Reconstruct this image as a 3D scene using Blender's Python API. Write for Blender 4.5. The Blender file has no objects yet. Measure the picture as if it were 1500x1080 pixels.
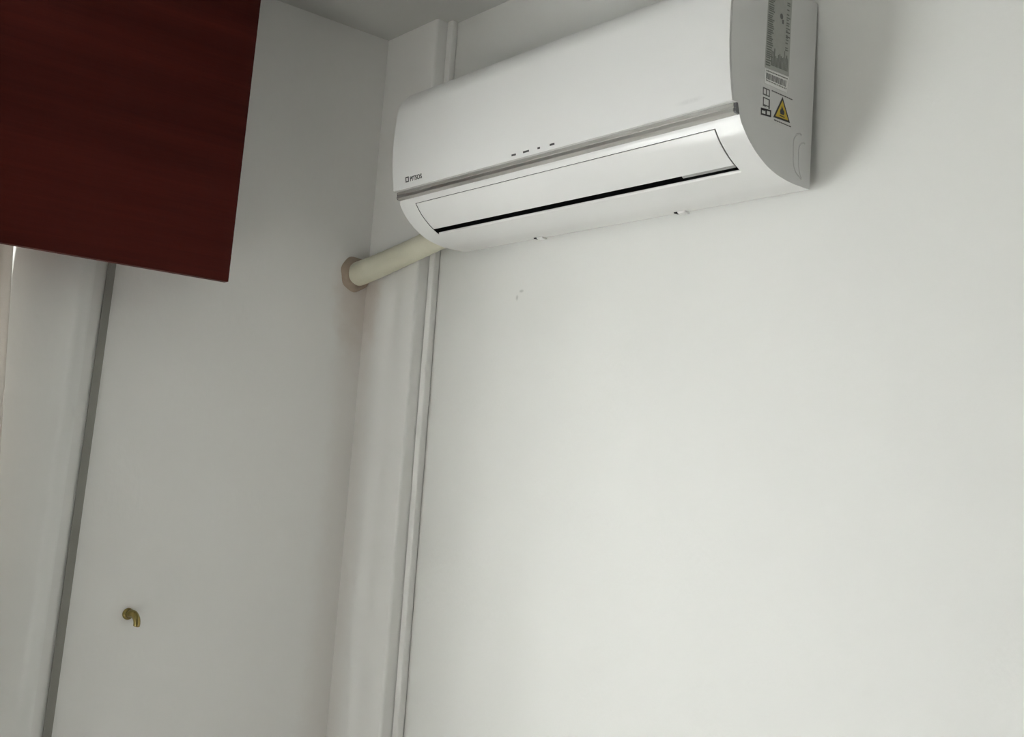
import bpy, bmesh, math, random
from mathutils import Vector, Matrix
random.seed(7)
S = bpy.context.scene
COL = S.collection

# ------------------------------------------------------------------ camera
cam_d = bpy.data.cameras.new('camera')
cam = bpy.data.objects.new('camera', cam_d); COL.objects.link(cam)
F_PX, PY = 1581.33, 374.3
cam_d.sensor_fit = 'HORIZONTAL'; cam_d.sensor_width = 36.0
cam_d.lens = F_PX / 1500 * 36.0
cam_d.shift_y = (PY - 540) / 1500
cam_d.clip_start = 0.02
yaw, pitch, roll = -0.870221, 0.198557, 0.063324
fw = Vector((math.sin(yaw)*math.cos(pitch), math.cos(yaw)*math.cos(pitch), math.sin(pitch)))
r0 = Vector((math.cos(yaw), -math.sin(yaw), 0)); u0 = r0.cross(fw)
rt = math.cos(roll)*r0 + math.sin(roll)*u0
up = -math.sin(roll)*r0 + math.cos(roll)*u0
cam.matrix_world = Matrix(((rt.x, up.x, -fw.x, 2.02827), (rt.y, up.y, -fw.y, -1.33725),
                           (rt.z, up.z, -fw.z, 1.56618), (0, 0, 0, 1)))
S.camera = cam

# ------------------------------------------------------------------ daylight
W = bpy.data.worlds.new('overcast_sky'); S.world = W; W.use_nodes = True
bg = W.node_tree.nodes['Background']
bg.inputs[0].default_value = (0.975, 1.0, 0.99, 1)
bg.inputs[1].default_value = 5.0
WY0, WY1, WZ0, WZ1 = -0.84, -2.22, 0.60, 2.12       # window opening in the left wall
pl = bpy.data.lights.new('window_daylight_portal', 'AREA'); pl.shape = 'RECTANGLE'
pl.size = abs(WY1-WY0); pl.size_y = WZ1-WZ0; pl.cycles.is_portal = True
po = bpy.data.objects.new('window_daylight_portal', pl); COL.objects.link(po)
po.location = (-0.29, (WY0+WY1)/2, (WZ0+WZ1)/2)
po.rotation_euler = Matrix(((0, 0, -1), (1, 0, 0), (0, -1, 0))).to_euler()   # local -Z looks to +X
sd = bpy.data.lights.new('sun', 'SUN'); sd.energy = 60.0; sd.angle = math.radians(0.6); sd.color = (0.965, 1.0, 1.0)
so = bpy.data.objects.new('sun', sd); COL.objects.link(so); so.location = (-4, 2, 5)
so.rotation_euler = Vector((0.68, -0.74, -0.58)).to_track_quat('-Z', 'Y').to_euler()   # falls on the far reveal and the floor
vs = S.view_settings
vs.view_transform = 'Standard'; vs.look = 'None'; vs.gamma = 1.0; vs.use_curve_mapping = False
vs.exposure = 0.53

# ------------------------------------------------------------------ materials
def nodes_of(name):
    m = bpy.data.materials.new(name); m.use_nodes = True
    nt = m.node_tree; b = nt.nodes['Principled BSDF']
    return m, nt, b

def mathn(nt, op, a, b=None, c=None, clamp=False):
    n = nt.nodes.new('ShaderNodeMath'); n.operation = op; n.use_clamp = clamp
    for i, v in enumerate((a, b, c)):
        if v is None: continue
        if isinstance(v, (int, float)): n.inputs[i].default_value = v
        else: nt.links.new(v, n.inputs[i])
    return n.outputs[0]

def noise(nt, scale, detail=4, vec=None, rough=0.5):
    n = nt.nodes.new('ShaderNodeTexNoise'); n.inputs['Scale'].default_value = scale
    n.inputs['Detail'].default_value = detail; n.inputs['Roughness'].default_value = rough
    if vec is not None: nt.links.new(vec, n.inputs['Vector'])
    return n.outputs['Fac']

def mixc(nt, fac, a, b):
    n = nt.nodes.new('ShaderNodeMix'); n.data_type = 'RGBA'
    if isinstance(fac, (int, float)): n.inputs[0].default_value = fac
    else: nt.links.new(fac, n.inputs[0])
    for i, v in ((6, a), (7, b)):
        if isinstance(v, tuple): n.inputs[i].default_value = (*v, 1)
        else: nt.links.new(v, n.inputs[i])
    return n.outputs[2]

def position(nt):
    g = nt.nodes.new('ShaderNodeNewGeometry'); return g.outputs['Position']

def stretch(nt, vec, sc):
    m = nt.nodes.new('ShaderNodeMapping'); nt.links.new(vec, m.inputs['Vector'])
    m.inputs['Scale'].default_value = sc; return m.outputs[0]

def bump(nt, b, h, strength, dist):
    n = nt.nodes.new('ShaderNodeBump'); n.inputs['Strength'].default_value = strength
    n.inputs['Distance'].default_value = dist
    nt.links.new(h, n.inputs['Height']); nt.links.new(n.outputs[0], b.inputs['Normal'])

def plain(name, col, rough=0.5, metal=0.0, var=0.04, vscale=40, bstr=0.0, bscale=300, coat=0.0, spec=0.5):
    m, nt, b = nodes_of(name)
    p = position(nt); n = noise(nt, vscale, 4, p)
    lo = tuple(c*(1-var) for c in col); hi = tuple(min(1, c*(1+var)) for c in col)
    nt.links.new(mixc(nt, n, lo, hi), b.inputs['Base Color'])
    b.inputs['Roughness'].default_value = rough; b.inputs['Metallic'].default_value = metal
    b.inputs['Specular IOR Level'].default_value = spec
    b.inputs['Coat Weight'].default_value = coat; b.inputs['Coat Roughness'].default_value = 0.08
    if bstr: bump(nt, b, noise(nt, bscale, 3, p), bstr, 0.001)
    return m

def wall_paint(name, col, bscale=120, stain=False, chips=()):
    m, nt, b = nodes_of(name); p = position(nt)
    n = noise(nt, 3.0, 5, p)
    c = mixc(nt, n, tuple(v*0.975 for v in col), tuple(min(1, v*1.015) for v in col))
    if stain:
        # yellow-brown damp stain round the pipe hole, running down the corner
        sx = nt.nodes.new('ShaderNodeSeparateXYZ'); nt.links.new(p, sx.inputs[0])
        dy = mathn(nt, 'SUBTRACT', sx.outputs['Y'], -0.060)
        dx = sx.outputs['X']
        dz = mathn(nt, 'SUBTRACT', sx.outputs['Z'], 1.955)
        below = mathn(nt, 'LESS_THAN', dz, 0.0)
        hz = mathn(nt, 'SQRT', mathn(nt, 'ADD', mathn(nt, 'MULTIPLY', dy, dy), mathn(nt, 'MULTIPLY', dx, dx)))
        zs = mathn(nt, 'MULTIPLY', dz, mathn(nt, 'SUBTRACT', 1.0, mathn(nt, 'MULTIPLY', below, 0.62)))
        d = mathn(nt, 'SQRT', mathn(nt, 'ADD', mathn(nt, 'MULTIPLY', hz, hz), mathn(nt, 'MULTIPLY', zs, zs)))
        rag = mathn(nt, 'MULTIPLY', mathn(nt, 'SUBTRACT', noise(nt, 22, 5, p), 0.5), 0.05)
        d = mathn(nt, 'ADD', d, rag)
        mr = nt.nodes.new('ShaderNodeMapRange'); nt.links.new(d, mr.inputs['Value'])
        mr.interpolation_type = 'SMOOTHSTEP'
        mr.inputs['From Min'].default_value = 0.025; mr.inputs['From Max'].default_value = 0.085
        mr.inputs['To Min'].default_value = 0.36; mr.inputs['To Max'].default_value = 0.0
        c = mixc(nt, mr.outputs[0], c, (0.58, 0.46, 0.38))
        mr2 = nt.nodes.new('ShaderNodeMapRange'); nt.links.new(mathn(nt, 'ADD', hz, rag), mr2.inputs['Value'])
        mr2.interpolation_type = 'SMOOTHSTEP'
        mr2.inputs['From Min'].default_value = 0.015; mr2.inputs['From Max'].default_value = 0.07
        mr2.inputs['To Min'].default_value = 0.15; mr2.inputs['To Max'].default_value = 0.0
        c = mixc(nt, mathn(nt, 'MULTIPLY', mr2.outputs[0], below), c, (0.60, 0.50, 0.43))
    for (cx, cy, cz, rad, sq) in chips:
        s = nt.nodes.new('ShaderNodeVectorMath'); s.operation = 'SUBTRACT'
        nt.links.new(p, s.inputs[0]); s.inputs[1].default_value = (cx, cy, cz)
        s2 = nt.nodes.new('ShaderNodeVectorMath'); s2.operation = 'MULTIPLY'
        nt.links.new(s.outputs[0], s2.inputs[0]); s2.inputs[1].default_value = (1/sq, 0, sq)
        l = nt.nodes.new('ShaderNodeVectorMath'); l.operation = 'LENGTH'; nt.links.new(s2.outputs[0], l.inputs[0])
        mr = nt.nodes.new('ShaderNodeMapRange'); nt.links.new(l.outputs['Value'], mr.inputs['Value'])
        mr.inputs['From Min'].default_value = rad*0.3; mr.inputs['From Max'].default_value = rad
        mr.inputs['To Min'].default_value = 0.55; mr.inputs['To Max'].default_value = 0.0
        c = mixc(nt, mr.outputs[0], c, (0.42, 0.42, 0.40))
    nt.links.new(c, b.inputs['Base Color'])
    b.inputs['Roughness'].default_value = 0.55; b.inputs['Specular IOR Level'].default_value = 0.3
    h = mathn(nt, 'ADD', noise(nt, bscale, 3, stretch(nt, p, (1, 1, 0.55))),
              mathn(nt, 'MULTIPLY', noise(nt, 14, 3, p), 1.2))
    bump(nt, b, h, 0.34, 0.0012)
    return m

WHITE = (0.80, 0.80, 0.775)
M = {}
M['wall'] = wall_paint('white_wall_paint', WHITE, 140,
                       chips=((0.4775, 0, 1.9095, 0.0055, 1.5), (0.4655, 0, 1.8975, 0.0055, 0.8)))
M['wall_stained'] = wall_paint('white_wall_paint_stained', (0.875, 0.87, 0.85), 90, stain=True)
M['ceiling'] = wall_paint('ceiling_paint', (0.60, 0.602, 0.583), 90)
M['trim'] = wall_paint('trim_gloss_paint', (0.90, 0.90, 0.88), 60)
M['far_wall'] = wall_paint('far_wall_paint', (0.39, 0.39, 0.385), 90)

m, nt, b = nodes_of('oak_floor'); p = position(nt)
n = noise(nt, 6, 6, stretch(nt, p, (1, 9, 1)))
nt.links.new(mixc(nt, n, (0.36, 0.33, 0.295), (0.48, 0.45, 0.41)), b.inputs['Base Color'])
b.inputs['Roughness'].default_value = 0.4; M['floor'] = m

# reddish mahogany laminate: fine grain along Y
m, nt, b = nodes_of('mahogany_laminate'); p = position(nt)
g1 = noise(nt, 1.0, 6, stretch(nt, p, (30, 2.2, 60)), 0.6)
g2 = noise(nt, 1.0, 3, stretch(nt, p, (8, 0.9, 9)), 0.5)
g3 = noise(nt, 1.0, 4, stretch(nt, p, (60, 7, 340)), 0.6)
g = mathn(nt, 'ADD', mathn(nt, 'ADD', mathn(nt, 'MULTIPLY', g1, 0.5), mathn(nt, 'MULTIPLY', g2, 0.7)),
          mathn(nt, 'MULTIPLY', g3, 0.25))
mr = nt.nodes.new('ShaderNodeMapRange'); nt.links.new(g, mr.inputs['Value'])
mr.inputs['From Min'].default_value = 0.5; mr.inputs['From Max'].default_value = 0.95
nt.links.new(mixc(nt, mr.outputs[0], (0.038, 0.0046, 0.0030), (0.084, 0.0125, 0.0082)), b.inputs['Base Color'])
b.inputs['Roughness'].default_value = 0.5; b.inputs['Specular IOR Level'].default_value = 0.09
bump(nt, b, g3, 0.1, 0.0004); M['mahogany'] = m

M['ac'] = plain('ac_white_plastic', (0.755, 0.755, 0.745), 0.15, var=0.012, vscale=8)
mp = plain('ac_panel_plastic', (0.775, 0.775, 0.765), 0.32, var=0.012, vscale=8); nt = mp.node_tree
p = position(nt); sx = nt.nodes.new('ShaderNodeSeparateXYZ'); nt.links.new(p, sx.inputs[0])
ax = mathn(nt, 'MULTIPLY', mathn(nt, 'SUBTRACT', sx.outputs['X'], 1.060), 1/0.030)
az = mathn(nt, 'MULTIPLY', mathn(nt, 'SUBTRACT', sx.outputs['Z'], 2.1032), 1/0.0045)
rad_ = mathn(nt, 'SQRT', mathn(nt, 'ADD', mathn(nt, 'MULTIPLY', ax, ax), mathn(nt, 'MULTIPLY', az, az)))
sf = mathn(nt, 'MULTIPLY', mathn(nt, 'SUBTRACT', 1.0, rad_, clamp=True), mathn(nt, 'MULTIPLY', noise(nt, 180, 3, p), 0.45))
bb = nt.nodes['Principled BSDF']; src = bb.inputs['Base Color'].links[0].from_socket
nt.links.new(mixc(nt, sf, src, (0.35, 0.35, 0.35)), bb.inputs['Base Color']); M['ac_panel'] = mp
M['ac_flap'] = plain('ac_flap_plastic', (0.765, 0.765, 0.755), 0.17, var=0.01, vscale=8)
M['chrome'] = plain('silver_trim', (0.60, 0.59, 0.565), 0.40, metal=1.0, var=0.05, vscale=30)
M['chrome_cap'] = plain('trim_end_cap', (0.16, 0.16, 0.17), 0.3, var=0.05)
M['cavity'] = plain('black_outlet_plastic', (0.012, 0.012, 0.012), 0.7, var=0.1, spec=0.2)
M['vane'] = plain('grey_vane_plastic', (0.30, 0.30, 0.29), 0.5)
M['ink'] = plain('dark_print', (0.05, 0.05, 0.05), 0.6, var=0.1)
M['ink_grey'] = plain('grey_print', (0.16, 0.16, 0.155), 0.6, var=0.1)
M['label_grey'] = plain('silver_grey_label', (0.42, 0.43, 0.40), 0.4, var=0.10, vscale=120)
M['label_text'] = plain('faded_label_print', (0.20, 0.21, 0.19), 0.55, var=0.15, vscale=150)
M['label_white'] = plain('white_label', (0.86, 0.86, 0.84), 0.4, var=0.02)
M['yellow'] = plain('warning_yellow', (0.60, 0.42, 0.03), 0.4, var=0.04)
M['steel'] = plain('galvanised_plate', (0.5, 0.5, 0.5), 0.4, metal=0.8)
M['pipe'] = plain('cream_pipe_wrap', (0.68, 0.66, 0.53), 0.5, var=0.06, vscale=14, bstr=0.3, bscale=60)
M['sealant'] = plain('aged_brown_sealant', (0.40, 0.32, 0.25), 0.8, var=0.18, vscale=60, bstr=0.8, bscale=120)
M['strap'] = plain('grey_woven_strap', (0.30, 0.295, 0.27), 0.85, var=0.06, vscale=30, bstr=0.5, bscale=900)
M['brass'] = plain('tarnished_brass', (0.30, 0.235, 0.085), 0.20, metal=1.0, var=0.25, vscale=140)
M['window_frame'] = plain('white_window_frame', (0.78, 0.78, 0.76), 0.35)

m, nt, b = nodes_of('curtain_cream_cloth'); p = position(nt)
c = mixc(nt, noise(nt, 500, 2, p), (0.84, 0.80, 0.76), (0.90, 0.87, 0.83))
nt.links.new(c, b.inputs['Base Color']); b.inputs['Roughness'].default_value = 0.9
tr = nt.nodes.new('ShaderNodeBsdfTranslucent'); nt.links.new(c, tr.inputs[0])
mx = nt.nodes.new('ShaderNodeMixShader'); mx.inputs[0].default_value = 0.5
nt.links.new(b.outputs[0], mx.inputs[1]); nt.links.new(tr.outputs[0], mx.inputs[2])
nt.links.new(mx.outputs[0], nt.nodes['Material Output'].inputs[0]); M['curtain'] = m

m, nt, b = nodes_of('window_glass')
tb = nt.nodes.new('ShaderNodeBsdfTransparent'); gb = nt.nodes.new('ShaderNodeBsdfGlossy')
gb.inputs['Roughness'].default_value = 0.02
fr = nt.nodes.new('ShaderNodeLayerWeight')
ff = mathn(nt, 'ADD', mathn(nt, 'MULTIPLY', mathn(nt, 'POWER', fr.outputs['Facing'], 5.0), 0.6), 0.03)
mx = nt.nodes.new('ShaderNodeMixShader'); nt.links.new(ff, mx.inputs[0])
nt.links.new(tb.outputs[0], mx.inputs[1]); nt.links.new(gb.outputs[0], mx.inputs[2])
nt.links.new(mx.outputs[0], nt.nodes['Material Output'].inputs[0]); M['glass'] = m

# ------------------------------------------------------------------ helpers
def empty(name, loc, label=None, cat=None):
    o = bpy.data.objects.new(name, None); COL.objects.link(o); o.location = loc
    o.empty_display_size = 0.05
    if label: o['label'] = label; o['category'] = cat
    return o

def obj(name, bm, mat, parent=None, smooth=False, bevel=0.0, segs=2, angle=30, fix=True):
    """links a bmesh given in world coordinates as one object; children are stored relative to their parent"""
    if fix: bmesh.ops.recalc_face_normals(bm, faces=bm.faces)
    off = Vector((0, 0, 0)); q = parent
    while q is not None: off += q.location; q = q.parent
    if off.length: bmesh.ops.translate(bm, verts=bm.verts, vec=-off)
    me = bpy.data.meshes.new(name); bm.to_mesh(me); bm.free()
    if smooth:
        for f in me.polygons: f.use_smooth = True
        me.set_sharp_from_angle(angle=math.radians(angle))
    me.materials.append(mat)
    o = bpy.data.objects.new(name, me); COL.objects.link(o)
    if parent: o.parent = parent
    if bevel:
        b = o.modifiers.new('bevel', 'BEVEL'); b.width = bevel; b.segments = segs
        b.limit_method = 'ANGLE'; b.angle_limit = math.radians(40)
    return o

def box(bm, x0, x1, y0, y1, z0, z1):
    v = [bm.verts.new((x, y, z)) for x in (x0, x1) for y in (y0, y1) for z in (z0, z1)]
    for f in ((0, 1, 3, 2), (4, 6, 7, 5), (0, 4, 5, 1), (2, 3, 7, 6), (0, 2, 6, 4), (1, 5, 7, 3)):
        bm.faces.new([v[i] for i in f])

def boxm(*a):
    bm = bmesh.new(); box(bm, *a); return bm

def prism_x(bm, poly, x0, x1):
    """closed polygon in (y,z) extruded along x"""
    A = [bm.verts.new((x0, y, z)) for y, z in poly]; B = [bm.verts.new((x1, y, z)) for y, z in poly]
    n = len(poly)
    for i in range(n): bm.faces.new((A[i], A[(i+1) % n], B[(i+1) % n], B[i]))
    bm.faces.new(A[::-1]); bm.faces.new(B)

def prism_z(bm, poly, z0, z1):
    A = [bm.verts.new((x, y, z0)) for x, y in poly]; B = [bm.verts.new((x, y, z1)) for x, y in poly]
    n = len(poly)
    for i in range(n): bm.faces.new((A[i], A[(i+1) % n], B[(i+1) % n], B[i]))
    bm.faces.new(A[::-1]); bm.faces.new(B)

def catmull(pts, n=6):
    out = []; P = [pts[0]] + list(pts) + [pts[-1]]
    for i in range(1, len(P)-2):
        p0, p1, p2, p3 = (Vector(p) for p in P[i-1:i+3])
        for k in range(n):
            t = k/n
            out.append(tuple(0.5*((2*p1)+(-p0+p2)*t+(2*p0-5*p1+4*p2-p3)*t*t+(-p0+3*p1-3*p2+p3)*t**3)))
    out.append(tuple(pts[-1])); return out

def tube(bm, path, radii, seg=20, squash=None, cap=True):
    rings = []; n = len(path); path = [Vector(p) for p in path]
    ref = None
    for i, p in enumerate(path):
        t = (path[min(i+1, n-1)] - path[max(i-1, 0)]).normalized()
        if ref is None: ref = t.orthogonal().normalized()
        a = (ref - t*ref.dot(t)).normalized(); ref = a; b_ = t.cross(a)
        r = radii[i] if isinstance(radii, (list, tuple)) else radii
        rings.append([bm.verts.new(p + (a*math.cos(2*math.pi*k/seg)+b_*math.sin(2*math.pi*k/seg))*r) for k in range(seg)])
    for i in range(n-1):
        for k in range(seg):
            bm.faces.new((rings[i][k], rings[i][(k+1) % seg], rings[i+1][(k+1) % seg], rings[i+1][k]))
    if cap:
        bm.faces.new(rings[0][::-1]); bm.faces.new(rings[-1])

def struct(name, bm, mat, parent=None, **k):
    o = obj(name, bm, mat, parent, **k)
    if parent is None: o['kind'] = 'structure'
    return o

# ------------------------------------------------------------------ room shell
RX, RY, CZ, T = 3.6, -3.4, 2.539, 0.28
o = struct('floor', boxm(-T, RX+T, RY-T, T, -0.2, 0), M['floor']); o['label'] = 'brown wooden floor of the room'
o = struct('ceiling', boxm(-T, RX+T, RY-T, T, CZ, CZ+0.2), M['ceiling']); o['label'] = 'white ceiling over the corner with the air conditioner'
o = struct('wall_back', boxm(0, RX, 0, T, 0, CZ), M['wall']); o['label'] = 'white painted wall that carries the air conditioner'
bm = bmesh.new()
box(bm, -T, 0, WY0, T, 0, CZ); box(bm, -T, 0, RY, WY1, 0, CZ)
box(bm, -T, 0, WY1, WY0, 0, WZ0); box(bm, -T, 0, WY1, WY0, WZ1, CZ)
o = struct('wall_left', bm, M['wall_stained']); o['label'] = 'white window wall with the brass hook and dark red pelmet'
o = struct('wall_right', boxm(RX, RX+T, RY-T, T, 0, CZ), M['far_wall']); o['label'] = 'plain pale wall opposite the window'
o = struct('wall_front', boxm(-T, RX, RY-T, RY, 0, CZ), M['far_wall']); o['label'] = 'plain pale wall facing the air conditioner'

# stepped casing in the corner, under and above the pipe
x1, xm, D, d2 = 0.1904, 0.2088, 0.0451, 0.0176
poly = [(0.0, 0.0), (0.0, -D)]
rr = 0.007
poly += [(x1-rr+rr*math.sin(a), -D+rr-rr*math.cos(a)) for a in [i*math.pi/16 for i in range(9)]]
poly += [(x1, -d2+0.005), (x1+0.0024, -d2+0.005), (x1+0.0024, -d2)]
rr = 0.003
poly += [(xm-rr+rr*math.sin(a), -d2+rr-rr*math.cos(a)) for a in [i*math.pi/8 for i in range(5)]]
poly += [(xm, -0.0035), (xm-0.003, -0.0035), (xm-0.003, 0.0)]
bm = bmesh.new(); prism_z(bm, poly, 0, CZ)
o = struct('trim_1', bm, M['wall_stained'], smooth=True, angle=35)
o['label'] = 'white stepped casing running up the corner behind the pipe'

# rounded window architrave, left of the shutter strap
A0, A1, TH = -0.800, -0.643, 0.034
poly = [(0, A1)] + [(0.001+(TH-0.001)*(0.5-0.5*math.cos(math.pi*i/20)), A1-0.042*i/20) for i in range(21)]
poly += [(TH, A0+0.004), (TH-0.004, A0), (0, A0)]
bm = bmesh.new(); prism_z(bm, poly, 0, CZ-0.05)
o = struct('trim_2', bm, M['trim'], smooth=True, angle=50)
o['label'] = 'white rounded window casing beside the grey strap'

# window in its reveal (outside the picture, the source of the daylight)
win = empty('window_1', (-0.16, (WY0+WY1)/2, WZ0)); win['kind'] = 'structure'
win['label'] = 'white framed window that lights the room'
bm = bmesh.new(); fwid = 0.05
box(bm, -0.19, -0.13, WY1, WY1+fwid, WZ0, WZ1); box(bm, -0.19, -0.13, WY0-fwid, WY0, WZ0, WZ1)
box(bm, -0.19, -0.13, WY1+fwid, WY0-fwid, WZ0, WZ0+fwid); box(bm, -0.19, -0.13, WY1+fwid, WY0-fwid, WZ1-fwid, WZ1)
obj('frame', bm, M['window_frame'], win)
ym = (WY0+WY1)/2
obj('mullion', boxm(-0.185, -0.135, ym-0.03, ym+0.03, WZ0+fwid, WZ1-fwid), M['window_frame'], win)
obj('pane', boxm(-0.162, -0.158, WY1+fwid, ym-0.03, WZ0+fwid, WZ1-fwid), M['glass'], win)
obj('pane', boxm(-0.162, -0.158, ym+0.03, WY0-fwid, WZ0+fwid, WZ1-fwid), M['glass'], win)

# ------------------------------------------------------------------ air conditioner
XL, XR = 0.314, 1.134
ac = empty('air_conditioner', ((XL+XR)/2, -0.02, 2.0),
           'white wall-mounted split air conditioner with silver trim strip', 'air conditioner')
front = [(-.150, 2.3005), (-.175, 2.2965), (-.1935, 2.2815), (-.2060, 2.2600), (-.2110, 2.2350), (-.2132, 2.1920),
         (-.2122, 2.1500), (-.2082, 2.1150), (-.2040, 2.0885)]
lower = [(-.1874, 2.0726), (-.1832, 2.0623), (-.1674, 2.0427), (-.1432, 2.0238), (-.1119, 2.0091), (-.0709, 2.0018), (-.0201, 2.0012)]
fr_s = catmull(front, 5)
lo_s = catmull(lower, 8)
def offs(line, d):
    """shift a (y,z) polyline towards the inside of the unit"""
    out = []
    for i, p in enumerate(line):
        a = Vector(line[max(i-1, 0)]); b_ = Vector(line[min(i+1, len(line)-1)])
        t = (b_-a).normalized(); nrm = Vector((-t.y, t.x))
        if nrm.dot(Vector((-0.08, 2.15))-Vector(p)) < 0: nrm = -nrm
        out.append(tuple(Vector(p)+nrm*d))
    return out
fr_in = offs(fr_s, 0.0034)
# where the outlet slot begins and ends on the lower profile
iA, iB = 8, 8*4-2                   # lo_s index of flap top line and of the lip below the gap
FL, FR = 0.3625, 1.0885
# body: full outline, the slot left open between FL and FR
body_line = [(-.002, 2.3005)] + fr_in + [(-.1905, 2.0890), (-.1866, 2.0730)] + lo_s
bm = bmesh.new()
xs = [XL, FL, FR, XR]
V = [[bm.verts.new((x, y, z)) for (y, z) in body_line] for x in xs]
base = len(body_line)-len(lo_s)
for c in range(3):
    for i in range(len(body_line)-1):
        if c == 1 and base+iA <= i < base+iB: continue
        bm.faces.new((V[c][i], V[c][i+1], V[c+1][i+1], V[c+1][i]))
bm.faces.new(V[0][::-1]); bm.faces.new(V[3])
for c in range(3): bm.faces.new((V[c][-1], V[c][0], V[c+1][0], V[c+1][-1]))
body = obj('casing', bm, M['ac'], ac, smooth=True, angle=35, bevel=0.0)

# knock-out outlines for the pipe: real grooves cut into the casing side
def groove(pts, r):
    bmc = bmesh.new(); tube(bmc, pts, r, seg=8)
    bmesh.ops.recalc_face_normals(bmc, faces=bmc.faces)
    me = bpy.data.meshes.new('cut'); bmc.to_mesh(me); bmc.free()
    return bpy.data.objects.new('cut', me)
def arc_pts(pts2):
    return [(XR+0.0002, y, z) for y, z in catmull(pts2, 6)]
cuts = [groove(arc_pts([(-.0410, 2.0805), (-.0465, 2.0803), (-.0540, 2.0770), (-.0595, 2.0700), (-.0612, 2.0600), (-.0612, 2.045),
                        (-.0606, 2.0314), (-.0560, 2.0215), (-.0480, 2.0155), (-.0405, 2.0132)]), 0.0015),
        groove(arc_pts([(-.0320, 2.0690), (-.0370, 2.0690), (-.0435, 2.0655), (-.0475, 2.0590), (-.0482, 2.050), (-.0482, 2.038),
                        (-.0478, 2.0290), (-.0440, 2.0190), (-.0405, 2.0142)]), 0.0014)]
for c in cuts:
    COL.objects.link(c); c.location = -ac.location
    # cutters live only while the cut is applied
    md = body.modifiers.new('groove', 'BOOLEAN'); md.operation = 'DIFFERENCE'; md.object = c; md.solver = 'EXACT'
    c.location = (0, 0, 0)
bpy.context.view_layer.update()
dg = bpy.context.evaluated_depsgraph_get()
newm = bpy.data.meshes.new_from_object(body.evaluated_get(dg))
body.modifiers.clear(); old = body.data; body.data = newm; newm.name = 'casing'
bpy.data.meshes.remove(old)
for c in cuts: bpy.data.objects.remove(c, do_unlink=True)

# front panel
bm = bmesh.new(); prism_x(bm, fr_s + offs(fr_s, 0.0030)[::-1], XL, XR)
panel = obj('front_panel', bm, M['ac_panel'], ac, smooth=True, angle=40, bevel=0.0006)

# silver trim strip, two ribs in the recess under the front panel
strip = [(-.1905, 2.0887), (-.1948, 2.0886), (-.1962, 2.0876), (-.1966, 2.0830), (-.1952, 2.0818), (-.1952, 2.0811), (-.1962, 2.0804),
         (-.1964, 2.0756), (-.1946, 2.0738), (-.1870, 2.0730)]
bm = bmesh.new(); prism_x(bm, strip, XL+0.004, XR-0.0042)
obj('trim_strip', bm, M['chrome'], ac, smooth=True, angle=45)['label'] = 'silver trim strip'
for xa, xb in ((XL+0.0008, XL+0.004), (XR-0.0042, XR-0.0008)):
    bm = bmesh.new(); prism_x(bm, [(y+0.0012, z) for y, z in strip], xa, xb)
    obj('strip_end_cap', bm, M['chrome_cap'], ac)

# outlet cavity behind the flap
slot = lo_s[iA:iB+1]
inner = [(-.088, 2.040), (-.105, 2.078), (-.150, 2.088)]
bm = bmesh.new()
pA = [bm.verts.new((FL, y, z)) for y, z in slot+inner]; pB = [bm.verts.new((FR, y, z)) for y, z in slot+inner]
ns = len(slot); nn = len(pA)
for i in range(ns-1, nn): bm.faces.new((pA[i], pA[(i+1) % nn], pB[(i+1) % nn], pB[i]))
bm.faces.new(pA); bm.faces.new(pB[::-1])
obj('outlet_cavity', bm, M['cavity'], ac, fix=False)
# flap
iF = iB-4
fl = lo_s[iA:iF+1]
fl[0] = tuple(Vector(fl[0]).lerp(Vector(fl[1]), 0.45))
bm = bmesh.new(); prism_x(bm, fl + offs(fl, 0.0035)[::-1], FL+0.0016, FR-0.0022)
obj('louver_flap', bm, M['ac_flap'], ac, smooth=True, angle=40, bevel=0.0005)
# vane end seen through the gap
bm = bmesh.new()
q0 = Vector(lo_s[iF]); q1 = Vector(lo_s[iB])
w0 = q0 + Vector((0.0005, 0.0035)); w1 = q0.lerp(q1, 0.42) + Vector((0.0010, 0.0022))
prism_x(bm, [tuple(w0), tuple(w1), tuple(w1+Vector((.01, .012))), tuple(w0+Vector((.01, .012)))], 0.985, FR-0.004)
obj('swing_vane', bm, M['vane'], ac)
# rounded lower lip of the outlet
tl = (Vector(lo_s[iB-1])-Vector(lo_s[iB])).normalized(); nl = Vector((-tl.y, tl.x))
if nl.y < 0: nl = -nl
lr = 0.0034; e0 = Vector(lo_s[iB])
lip = [tuple(e0 + tl*lr*math.sin(a) + nl*lr*(1-math.cos(a))) for a in [i*math.pi/16 for i in range(9)]]
bm = bmesh.new(); prism_x(bm, lip + [tuple(e0+nl*lr)], FL+0.0002, FR-0.0002)
obj('outlet_lip', bm, M['ac_flap'], ac, smooth=True, angle=50)
# fixing plate on the wall
obj('mounting_plate', boxm(XL+0.06, XR-0.06, -0.0195, 0.0, 2.02, 2.10), M['steel'], ac)
obj('mounting_plate', boxm(XL+0.06, XR-0.06, -0.0030, 0.0, 2.10, 2.27), M['steel'], ac)
# bottom catches
for x in (0.545, 0.889):
    bm = bmesh.new(); prism_x(bm, [(-.0305, 2.0014), (-.0185, 2.0012), (-.0160, 1.9985), (-.0215, 1.9965), (-.0285, 1.9985)], x, x+0.016)
    obj('latch_tab', bm, M['ac'], ac, bevel=0.0008)
    obj('latch_shade_block', boxm(x-0.007, x, -.030, -.020, 1.9995, 2.0018), M['cavity'], ac)  # solid dark block stands in for the shade of a recess beside the tab

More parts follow.
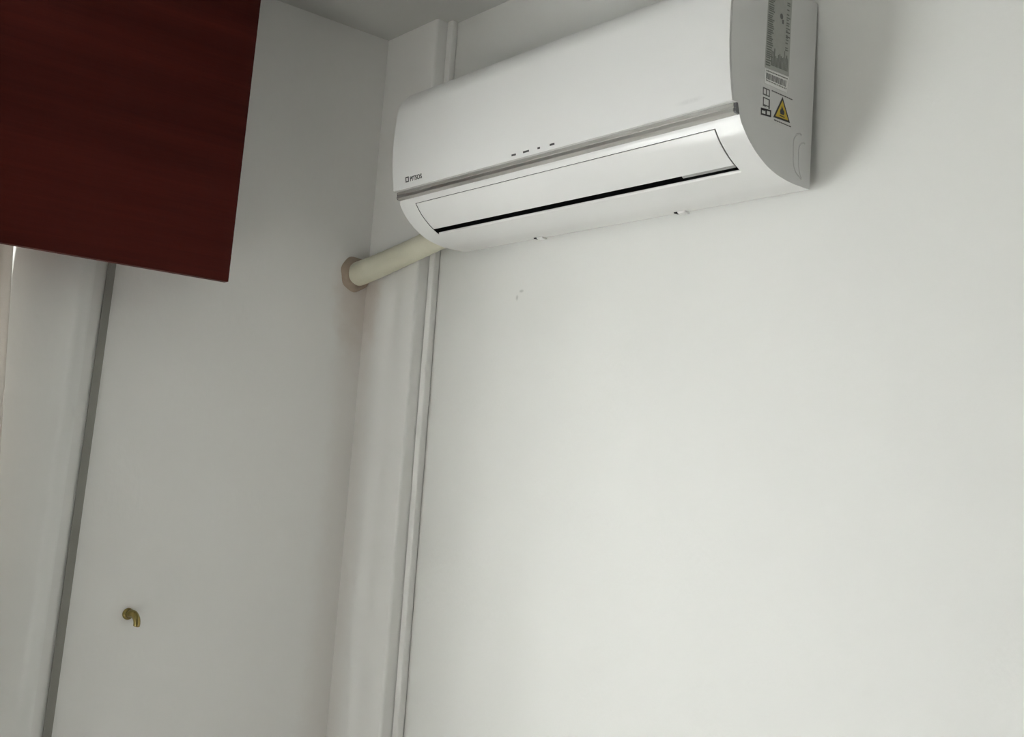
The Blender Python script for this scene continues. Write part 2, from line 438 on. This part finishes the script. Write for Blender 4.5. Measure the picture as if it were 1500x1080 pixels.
# indicator marks on the front panel: follow the panel slope
pa, pb = Vector((-.2082, 2.1150)), Vector((-.2040, 2.0885))
pdir = (pa-pb).normalized(); pn = Vector((-pdir.y, pdir.x))
if pn.x > 0: pn = -pn
def on_panel(z, out=0.0004):
    # interpolate along the real panel profile
    for i in range(len(fr_s)-1):
        (y0, z0), (y1, z1) = fr_s[i], fr_s[i+1]
        if z1 <= z <= z0:
            t = (z0-z)/(z0-z1+1e-9); return Vector((y0+(y1-y0)*t, z)) + pn*out
    return Vector((-.206, z))
for x, w, h in ((0.6737, 0.011, 0.0032), (0.7052, 0.015, 0.0032), (0.7370, 0.006, 0.0030), (0.7695, 0.011, 0.0034)):
    c = on_panel(2.0956)
    lo, hi = c-pdir*h/2, c+pdir*h/2
    bm = bmesh.new(); prism_x(bm, [tuple(lo), tuple(hi), tuple(hi-pn*0.001), tuple(lo-pn*0.001)], x-w/2, x+w/2)
    obj('indicator_mark', bm, M['ink'], panel)
# maker's lettering
def text_mesh(body_s, size, mat, name, parent, mtx, extrude=0.0003):
    cu = bpy.data.curves.new('t', 'FONT'); cu.body = body_s; cu.size = size; cu.extrude = extrude
    cu.align_x = 'LEFT'; cu.offset = size*0.012
    to = bpy.data.objects.new('t', cu); COL.objects.link(to)
    bpy.context.view_layer.update()
    me = bpy.data.meshes.new_from_object(to.evaluated_get(bpy.context.evaluated_depsgraph_get()))
    bpy.data.objects.remove(to, do_unlink=True); bpy.data.curves.remove(cu)
    bmt = bmesh.new(); bmt.from_mesh(me); bpy.data.meshes.remove(me)
    xs_ = [v.co.x for v in bmt.verts]
    bmesh.ops.translate(bmt, verts=bmt.verts, vec=(-min(xs_), 0, 0))
    bmesh.ops.transform(bmt, matrix=mtx, verts=bmt.verts)
    return obj(name, bmt, mat, parent), max(xs_)-min(xs_)
c = on_panel(2.0995, 0.0003)
mt = Matrix(((1, 0, 0, 0.3720), (0, pdir.x, pn.x, c.x), (0, pdir.y, pn.y, c.y), (0, 0, 0, 1)))
lg, wd = text_mesh('PITSOS', 0.0125, M['ink'], 'logo_lettering', panel, mt)
# square emblem with a dot, left of the lettering
bm = bmesh.new()
def panel_rect(bm, x0, x1, z0, z1, out=0.0004):
    a_, b_ = on_panel(z0, out), on_panel(z1, out)
    prism_x(bm, [tuple(a_), tuple(b_), tuple(b_-pn*0.001), tuple(a_-pn*0.001)], x0, x1)
ex, ez, es, et = 0.3570, 2.0990, 0.0105, 0.0022
panel_rect(bm, ex, ex+et, ez, ez+es); panel_rect(bm, ex+es-et, ex+es, ez, ez+es)
panel_rect(bm, ex+et, ex+es-et, ez, ez+et); panel_rect(bm, ex+et, ex+es-et, ez+es-et, ez+es)
obj('logo_emblem', bm, M['ink'], panel)

# stickers on the right-hand side of the casing (plane x = XR)
def side_poly(bm, pts, h0=0.0, h1=0.0004):
    A = [bm.verts.new((XR+h0-0.0005, y, z)) for y, z in pts]; B = [bm.verts.new((XR+h1, y, z)) for y, z in pts]
    n = len(pts)
    for i in range(n): bm.faces.new((A[i], A[(i+1) % n], B[(i+1) % n], B[i]))
    bm.faces.new(A[::-1]); bm.faces.new(B)
def quad_map(c00, c10, c11, c01):
    def f(u, v):
        a = Vector(c00).lerp(Vector(c10), u); b_ = Vector(c01).lerp(Vector(c11), u)
        return tuple(a.lerp(b_, v))
    return f
def qrect(bm, f, u0, u1, v0, v1, h1):
    side_poly(bm, [f(u0, v0), f(u1, v0), f(u1, v1), f(u0, v1)], 0, h1)
# long grey rating label
L = quad_map((-.1326, 2.1588), (-.0748, 2.1614), (-.0680, 2.2880), (-.1250, 2.2860))
bm = bmesh.new(); qrect(bm, L, 0, 1, 0, 1, 0.0004)
lab = obj('rating_label', bm, M['label_grey'], ac); lab['label'] = 'long grey rating label'
bm = bmesh.new(); rnd = random.Random(3)
v = 0.03
while v < 0.97:                                      # narrow text column at the front edge
    w_ = rnd.uniform(0.16, 0.27)
    qrect(bm, L, 0.03, 0.03+w_, v, v+0.016, 0.0006); v += rnd.choice((0.024, 0.024, 0.03))
for k in range(9):                                   # block of vertical figures at the foot
    u = 0.24 + k*0.055
    h_ = rnd.uniform(0.10, 0.22)
    qrect(bm, L, u, u+0.036, 0.05, 0.05+h_, 0.0006)
for k in range(6): qrect(bm, L, 0.74+k*0.035, 0.755+k*0.035, 0.05, rnd.uniform(0.2, 0.3), 0.0006)
v = 0.30
while v < 0.95:                                      # values at the rear edge
    qrect(bm, L, 0.80, 0.80+rnd.uniform(0.06, 0.16), v, v+0.014, 0.0006); v += rnd.choice((0.028, 0.04, 0.06))
qrect(bm, L, 0.42, 0.72, 0.93, 0.985, 0.0006)
obj('label_print', bm, M['label_text'], lab)
bm = bmesh.new()
cc = L(0.58, 0.70)
side_poly(bm, [(cc[0]+0.0035*math.cos(a), cc[1]+0.0045*math.sin(a)) for a in [i*math.pi/6 for i in range(12)]], 0, 0.0007)
qrect(bm, L, 0.62, 0.68, 0.615, 0.665, 0.0007)
qrect(bm, L, 0.80, 0.96, 0.525, 0.54, 0.0007); qrect(bm, L, 0.82, 0.97, 0.47, 0.485, 0.0007)
obj('label_symbol', bm, M['ink_grey'], lab)
# barcode sticker
Bq = quad_map((-.1325, 2.1345), (-.0785, 2.1345), (-.0745, 2.1595), (-.1320, 2.1570))
bm = bmesh.new(); qrect(bm, Bq, 0, 1, 0, 1, 0.0004)
bl = obj('barcode_label', bm, M['label_white'], ac); bl['label'] = 'white barcode sticker'
bm = bmesh.new(); u = 0.06
while u < 0.92:
    w_ = rnd.choice((0.012, 0.018, 0.028)); qrect(bm, Bq, u, u+w_, 0.34, 0.74, 0.0006); u += w_+rnd.choice((0.010, 0.016, 0.022))
obj('barcode_bar', bm, M['ink_grey'], bl)
bm = bmesh.new(); u = 0.06
while u < 0.92:
    w_ = rnd.uniform(0.02, 0.05); qrect(bm, Bq, u, u+w_, 0.85, 0.93, 0.0006)
    qrect(bm, Bq, u, u+w_*0.8, 0.2, 0.28, 0.0006); u += w_+0.018
obj('barcode_print', bm, M['label_text'], bl)
# icons and flammable warning sign
bm = bmesh.new(); side_poly(bm, [(-.1420, 2.0800), (-.0640, 2.0830), (-.0640, 2.1310), (-.1400, 2.1310)], 0, 0.0002)
wl = obj('warning_label', bm, M['ac'], ac)
def frame_rect(bm, y0, y1, z0, z1, t, sk=0.0):
    def p(y, z): return (y, z+sk*(y-y0))
    for a, b_, c_, d_ in ((y0, y0+t, z0, z1), (y1-t, y1, z0, z1), (y0+t, y1-t, z0, z0+t), (y0+t, y1-t, z1-t, z1)):
        side_poly(bm, [p(a, c_), p(b_, c_), p(b_, d_), p(a, d_)], 0, 0.0006)
bm = bmesh.new()
frame_rect(bm, -.1357, -.1200, 2.1165, 2.1275, 0.0014); side_poly(bm, [(-.1285, 2.1165), (-.1272, 2.1165), (-.1272, 2.1275), (-.1285, 2.1275)], 0, .0006)
frame_rect(bm, -.1350, -.1205, 2.1010, 2.1130, 0.0013); side_poly(bm, [(-.1350, 2.0995), (-.1290, 2.0995), (-.1290, 2.1010), (-.1350, 2.1010)], 0, .0006)
side_poly(bm, [(-.1225, 2.0985), (-.1195, 2.0985), (-.1195, 2.1130), (-.1210, 2.1130)], 0, .0006)
obj('manual_icon', bm, M['ink_grey'], wl)
bm = bmesh.new()
frame_rect(bm, -.1400, -.1160, 2.0850, 2.0955, 0.0024, 0.10)
side_poly(bm, [(-.1290, 2.0865), (-.1262, 2.0865), (-.1262, 2.0962), (-.1290, 2.0962)], 0, .0006)
side_poly(bm, [(-.1375, 2.0925), (-.1300, 2.0930), (-.1300, 2.0955), (-.1375, 2.0950)], 0, .0006)
obj('book_icon', bm, M['ink'], wl)
tri = [Vector((-.1108, 2.0890)), Vector((-.0704, 2.0908)), Vector((-.0890, 2.1255))]
cen = sum(tri, Vector((0, 0)))/3
bm = bmesh.new(); side_poly(bm, [tuple(p) for p in tri], 0, 0.0005)
ws = obj('warning_triangle', bm, M['ink'], wl)
bm = bmesh.new(); side_poly(bm, [tuple(cen+(p-cen)*0.76) for p in tri], 0, 0.0007)
obj('warning_field', bm, M['yellow'], wl)
bm = bmesh.new()
flame = [(-.0042, -.0045), (-.0052, -.0005), (-.0035, .0035), (-.0028, .0015), (-.0010, .0085), (.0018, .0050), (.0030, .0018), (.0040, .0035), (.0052, -.0010), (.0040, -.0045)]
side_poly(bm, [(cen.x+a, cen.y+b_+0.001) for a, b_ in flame], 0, 0.0009)
side_poly(bm, [(cen.x-.006, cen.y-.0070), (cen.x+.006, cen.y-.0070), (cen.x+.006, cen.y-.0055), (cen.x-.006, cen.y-.0055)], 0, 0.0009)
obj('flame_symbol', bm, M['ink'], wl)
bm = bmesh.new()
for (y0, y1, z0) in ((-.1150, -.0660, 2.1272), (-.1085, -.0720, 2.0848)):
    y = y0
    while y < y1:
        w_ = rnd.uniform(0.002, 0.006); side_poly(bm, [(y, z0), (y+w_, z0), (y+w_, z0+0.0016), (y, z0+0.0016)], 0, 0.0006); y += w_+0.0012
obj('warning_print', bm, M['ink_grey'], wl)['kind'] = 'stuff'

# ------------------------------------------------------------------ insulated pipe
pipe = empty('insulated_pipe', (0.0, -0.077, 1.977), 'cream wrapped pipe running from the corner wall into the air conditioner', 'pipe')
ctrl = [(-0.02, -0.0770, 1.9745), (0.03, -0.0765, 1.9785), (0.10, -0.0755, 1.9885), (0.19, -0.0725, 2.0045), (0.26, -0.0665, 2.0205), (0.3132, -0.0600, 2.0325)]
path = catmull(ctrl, 10)
rad = []
for i, p in enumerate(path):
    rad.append(0.0272 - 0.0030*min(1, max(0, p[0]/0.20)) + 0.0004*math.sin(i*1.9))
bm = bmesh.new(); tube(bm, path, rad, seg=28)
obj('pipe_wrap', bm, M['pipe'], pipe, smooth=True, angle=60)
# lumpy mound of sealant round the hole, pressed into the corner
bm = bmesh.new(); NR, NS = 48, 8; rg = []
for i in range(NR):
    a = 2*math.pi*i/NR
    Ro = 0.0395 + 0.0016*math.sin(3*a+1) + 0.0010*math.sin(7*a); ring = []
    for k in range(NS+1):
        t = k/NS; r_ = Ro + (0.0240-Ro)*t
        hgt = 0.0145*math.sin(min(1.0, t*1.25)*math.pi/2)**0.8 + 0.0008*math.sin(5*a+6*t) if k else -0.002
        ring.append(bm.verts.new((hgt, min(-0.0452, -0.0768+r_*math.cos(a)), 1.9765+r_*math.sin(a))))
    rg.append(ring)
for i in range(NR):
    for k in range(NS):
        bm.faces.new((rg[i][k], rg[(i+1) % NR][k], rg[(i+1) % NR][k+1], rg[i][k+1]))
obj('sealant_ring', bm, M['sealant'], pipe, smooth=True, angle=80)['label'] = 'brown aged sealant ring at the wall'

# ------------------------------------------------------------------ pelmet
PX, PYE, PZ = 0.150, -0.4465, 1.8855
pel = empty('curtain_pelmet', (0.07, -1.4, PZ), 'dark red mahogany curtain pelmet board hanging below the ceiling', 'pelmet')
obj('front_board', boxm(PX-0.016, PX, -2.45, PYE, PZ, CZ), M['mahogany'], pel, bevel=0.0008)
for ye in (PYE, -2.45+0.016):                        # unseen ends added to block light from the upper corner, short of the front
    obj('end_light_baffle', boxm(0.0, PX-0.016, ye-0.016, ye, PZ+0.045, CZ-0.035), M['mahogany'], pel)
obj('top_board', boxm(0, PX-0.016, -2.45, PYE-0.01, CZ-0.035, CZ-0.017), M['mahogany'], pel)

# ------------------------------------------------------------------ curtain, gathered at the side of the window
cur = bmesh.new(); NU, NZ = 90, 40; rows = []
for j in range(NZ+1):
    t = j/NZ; z = 2.46 + (0.05-2.46)*t
    yr = -0.8260 + (1.8943-z)*0.088
    if z < 1.25: yr = -0.7693 - (1.25-z)*0.03
    yl = -0.97 if z > 1.9 else -0.97 + (1.9-z)*0.06
    rows.append([cur.verts.new((0.080 + (0.026+0.004*math.sin(j*0.3))*math.sin(u_/NU*2*math.pi*5.2+0.6+0.25*math.sin(j*0.12)),
                                yr+(yl-yr)*u_/NU + 0.006*math.sin(u_*0.55+j*0.05), z)) for u_ in range(NU+1)])
for j in range(NZ):
    for u_ in range(NU):
        cur.faces.new((rows[j][u_], rows[j][u_+1], rows[j+1][u_+1], rows[j+1][u_]))
co = obj('curtain', cur, M['curtain'], smooth=True, angle=180)
co['label'] = 'cream curtain edge hanging behind the dark red pelmet'; co['category'] = 'curtain'
sm = co.modifiers.new('thickness', 'SOLIDIFY'); sm.thickness = 0.0012

# ------------------------------------------------------------------ shutter strap
st = empty('shutter_strap', (0.006, -0.616, 0.95), 'narrow grey strap running down the white wall beside the window casing', 'strap')
obj('webbing', boxm(0.004, 0.0062, -0.6238, -0.6084, 0.98, 2.42), M['strap'], st)
obj('strap_winder', boxm(0.0, 0.012, -0.632, -0.600, 0.86, 0.98), M['window_frame'], st, bevel=0.003)
obj('strap_guide', boxm(0.0, 0.010, -0.630, -0.602, 2.42, 2.46), M['window_frame'], st, bevel=0.003)

# ------------------------------------------------------------------ brass hook
HY, HZ = -0.4975, 1.268
hk = empty('wall_hook', (0.0, HY, HZ), 'small tarnished brass hook screwed into the white wall under the pelmet', 'hook')
bm = bmesh.new()
prof = [(0.0, 0.0105), (0.003, 0.0105), (0.0055, 0.0090), (0.007, 0.0060), (0.007, 0.0)]
rg = []
for (dx, r_) in prof[:-1]:
    rg.append([bm.verts.new((dx, HY+r_*math.cos(2*math.pi*k/24), HZ+r_*math.sin(2*math.pi*k/24))) for k in range(24)])
for i in range(len(rg)-1):
    for k in range(24): bm.faces.new((rg[i][k], rg[i][(k+1) % 24], rg[i+1][(k+1) % 24], rg[i+1][k]))
bm.faces.new(rg[-1]); bm.faces.new(rg[0][::-1])
obj('rosette', bm, M['brass'], hk, smooth=True, angle=40)
hp = catmull([(0.004, HY, HZ), (0.012, HY+0.001, HZ+0.002), (0.020, HY+0.004, HZ+0.001), (0.0255, HY+0.007, HZ-0.006), (0.027, HY+0.008, HZ-0.014), (0.0265, HY+0.0075, HZ-0.0195)], 6)
n_ = len(hp)
hr = [0.0072 - 0.0012*i/n_ for i in range(n_)]; hr[-1] = 0.0030; hr[-2] = 0.0050
bm = bmesh.new(); tube(bm, hp, hr, seg=16)
obj('hook_arm', bm, M['brass'], hk, smooth=True, angle=70)
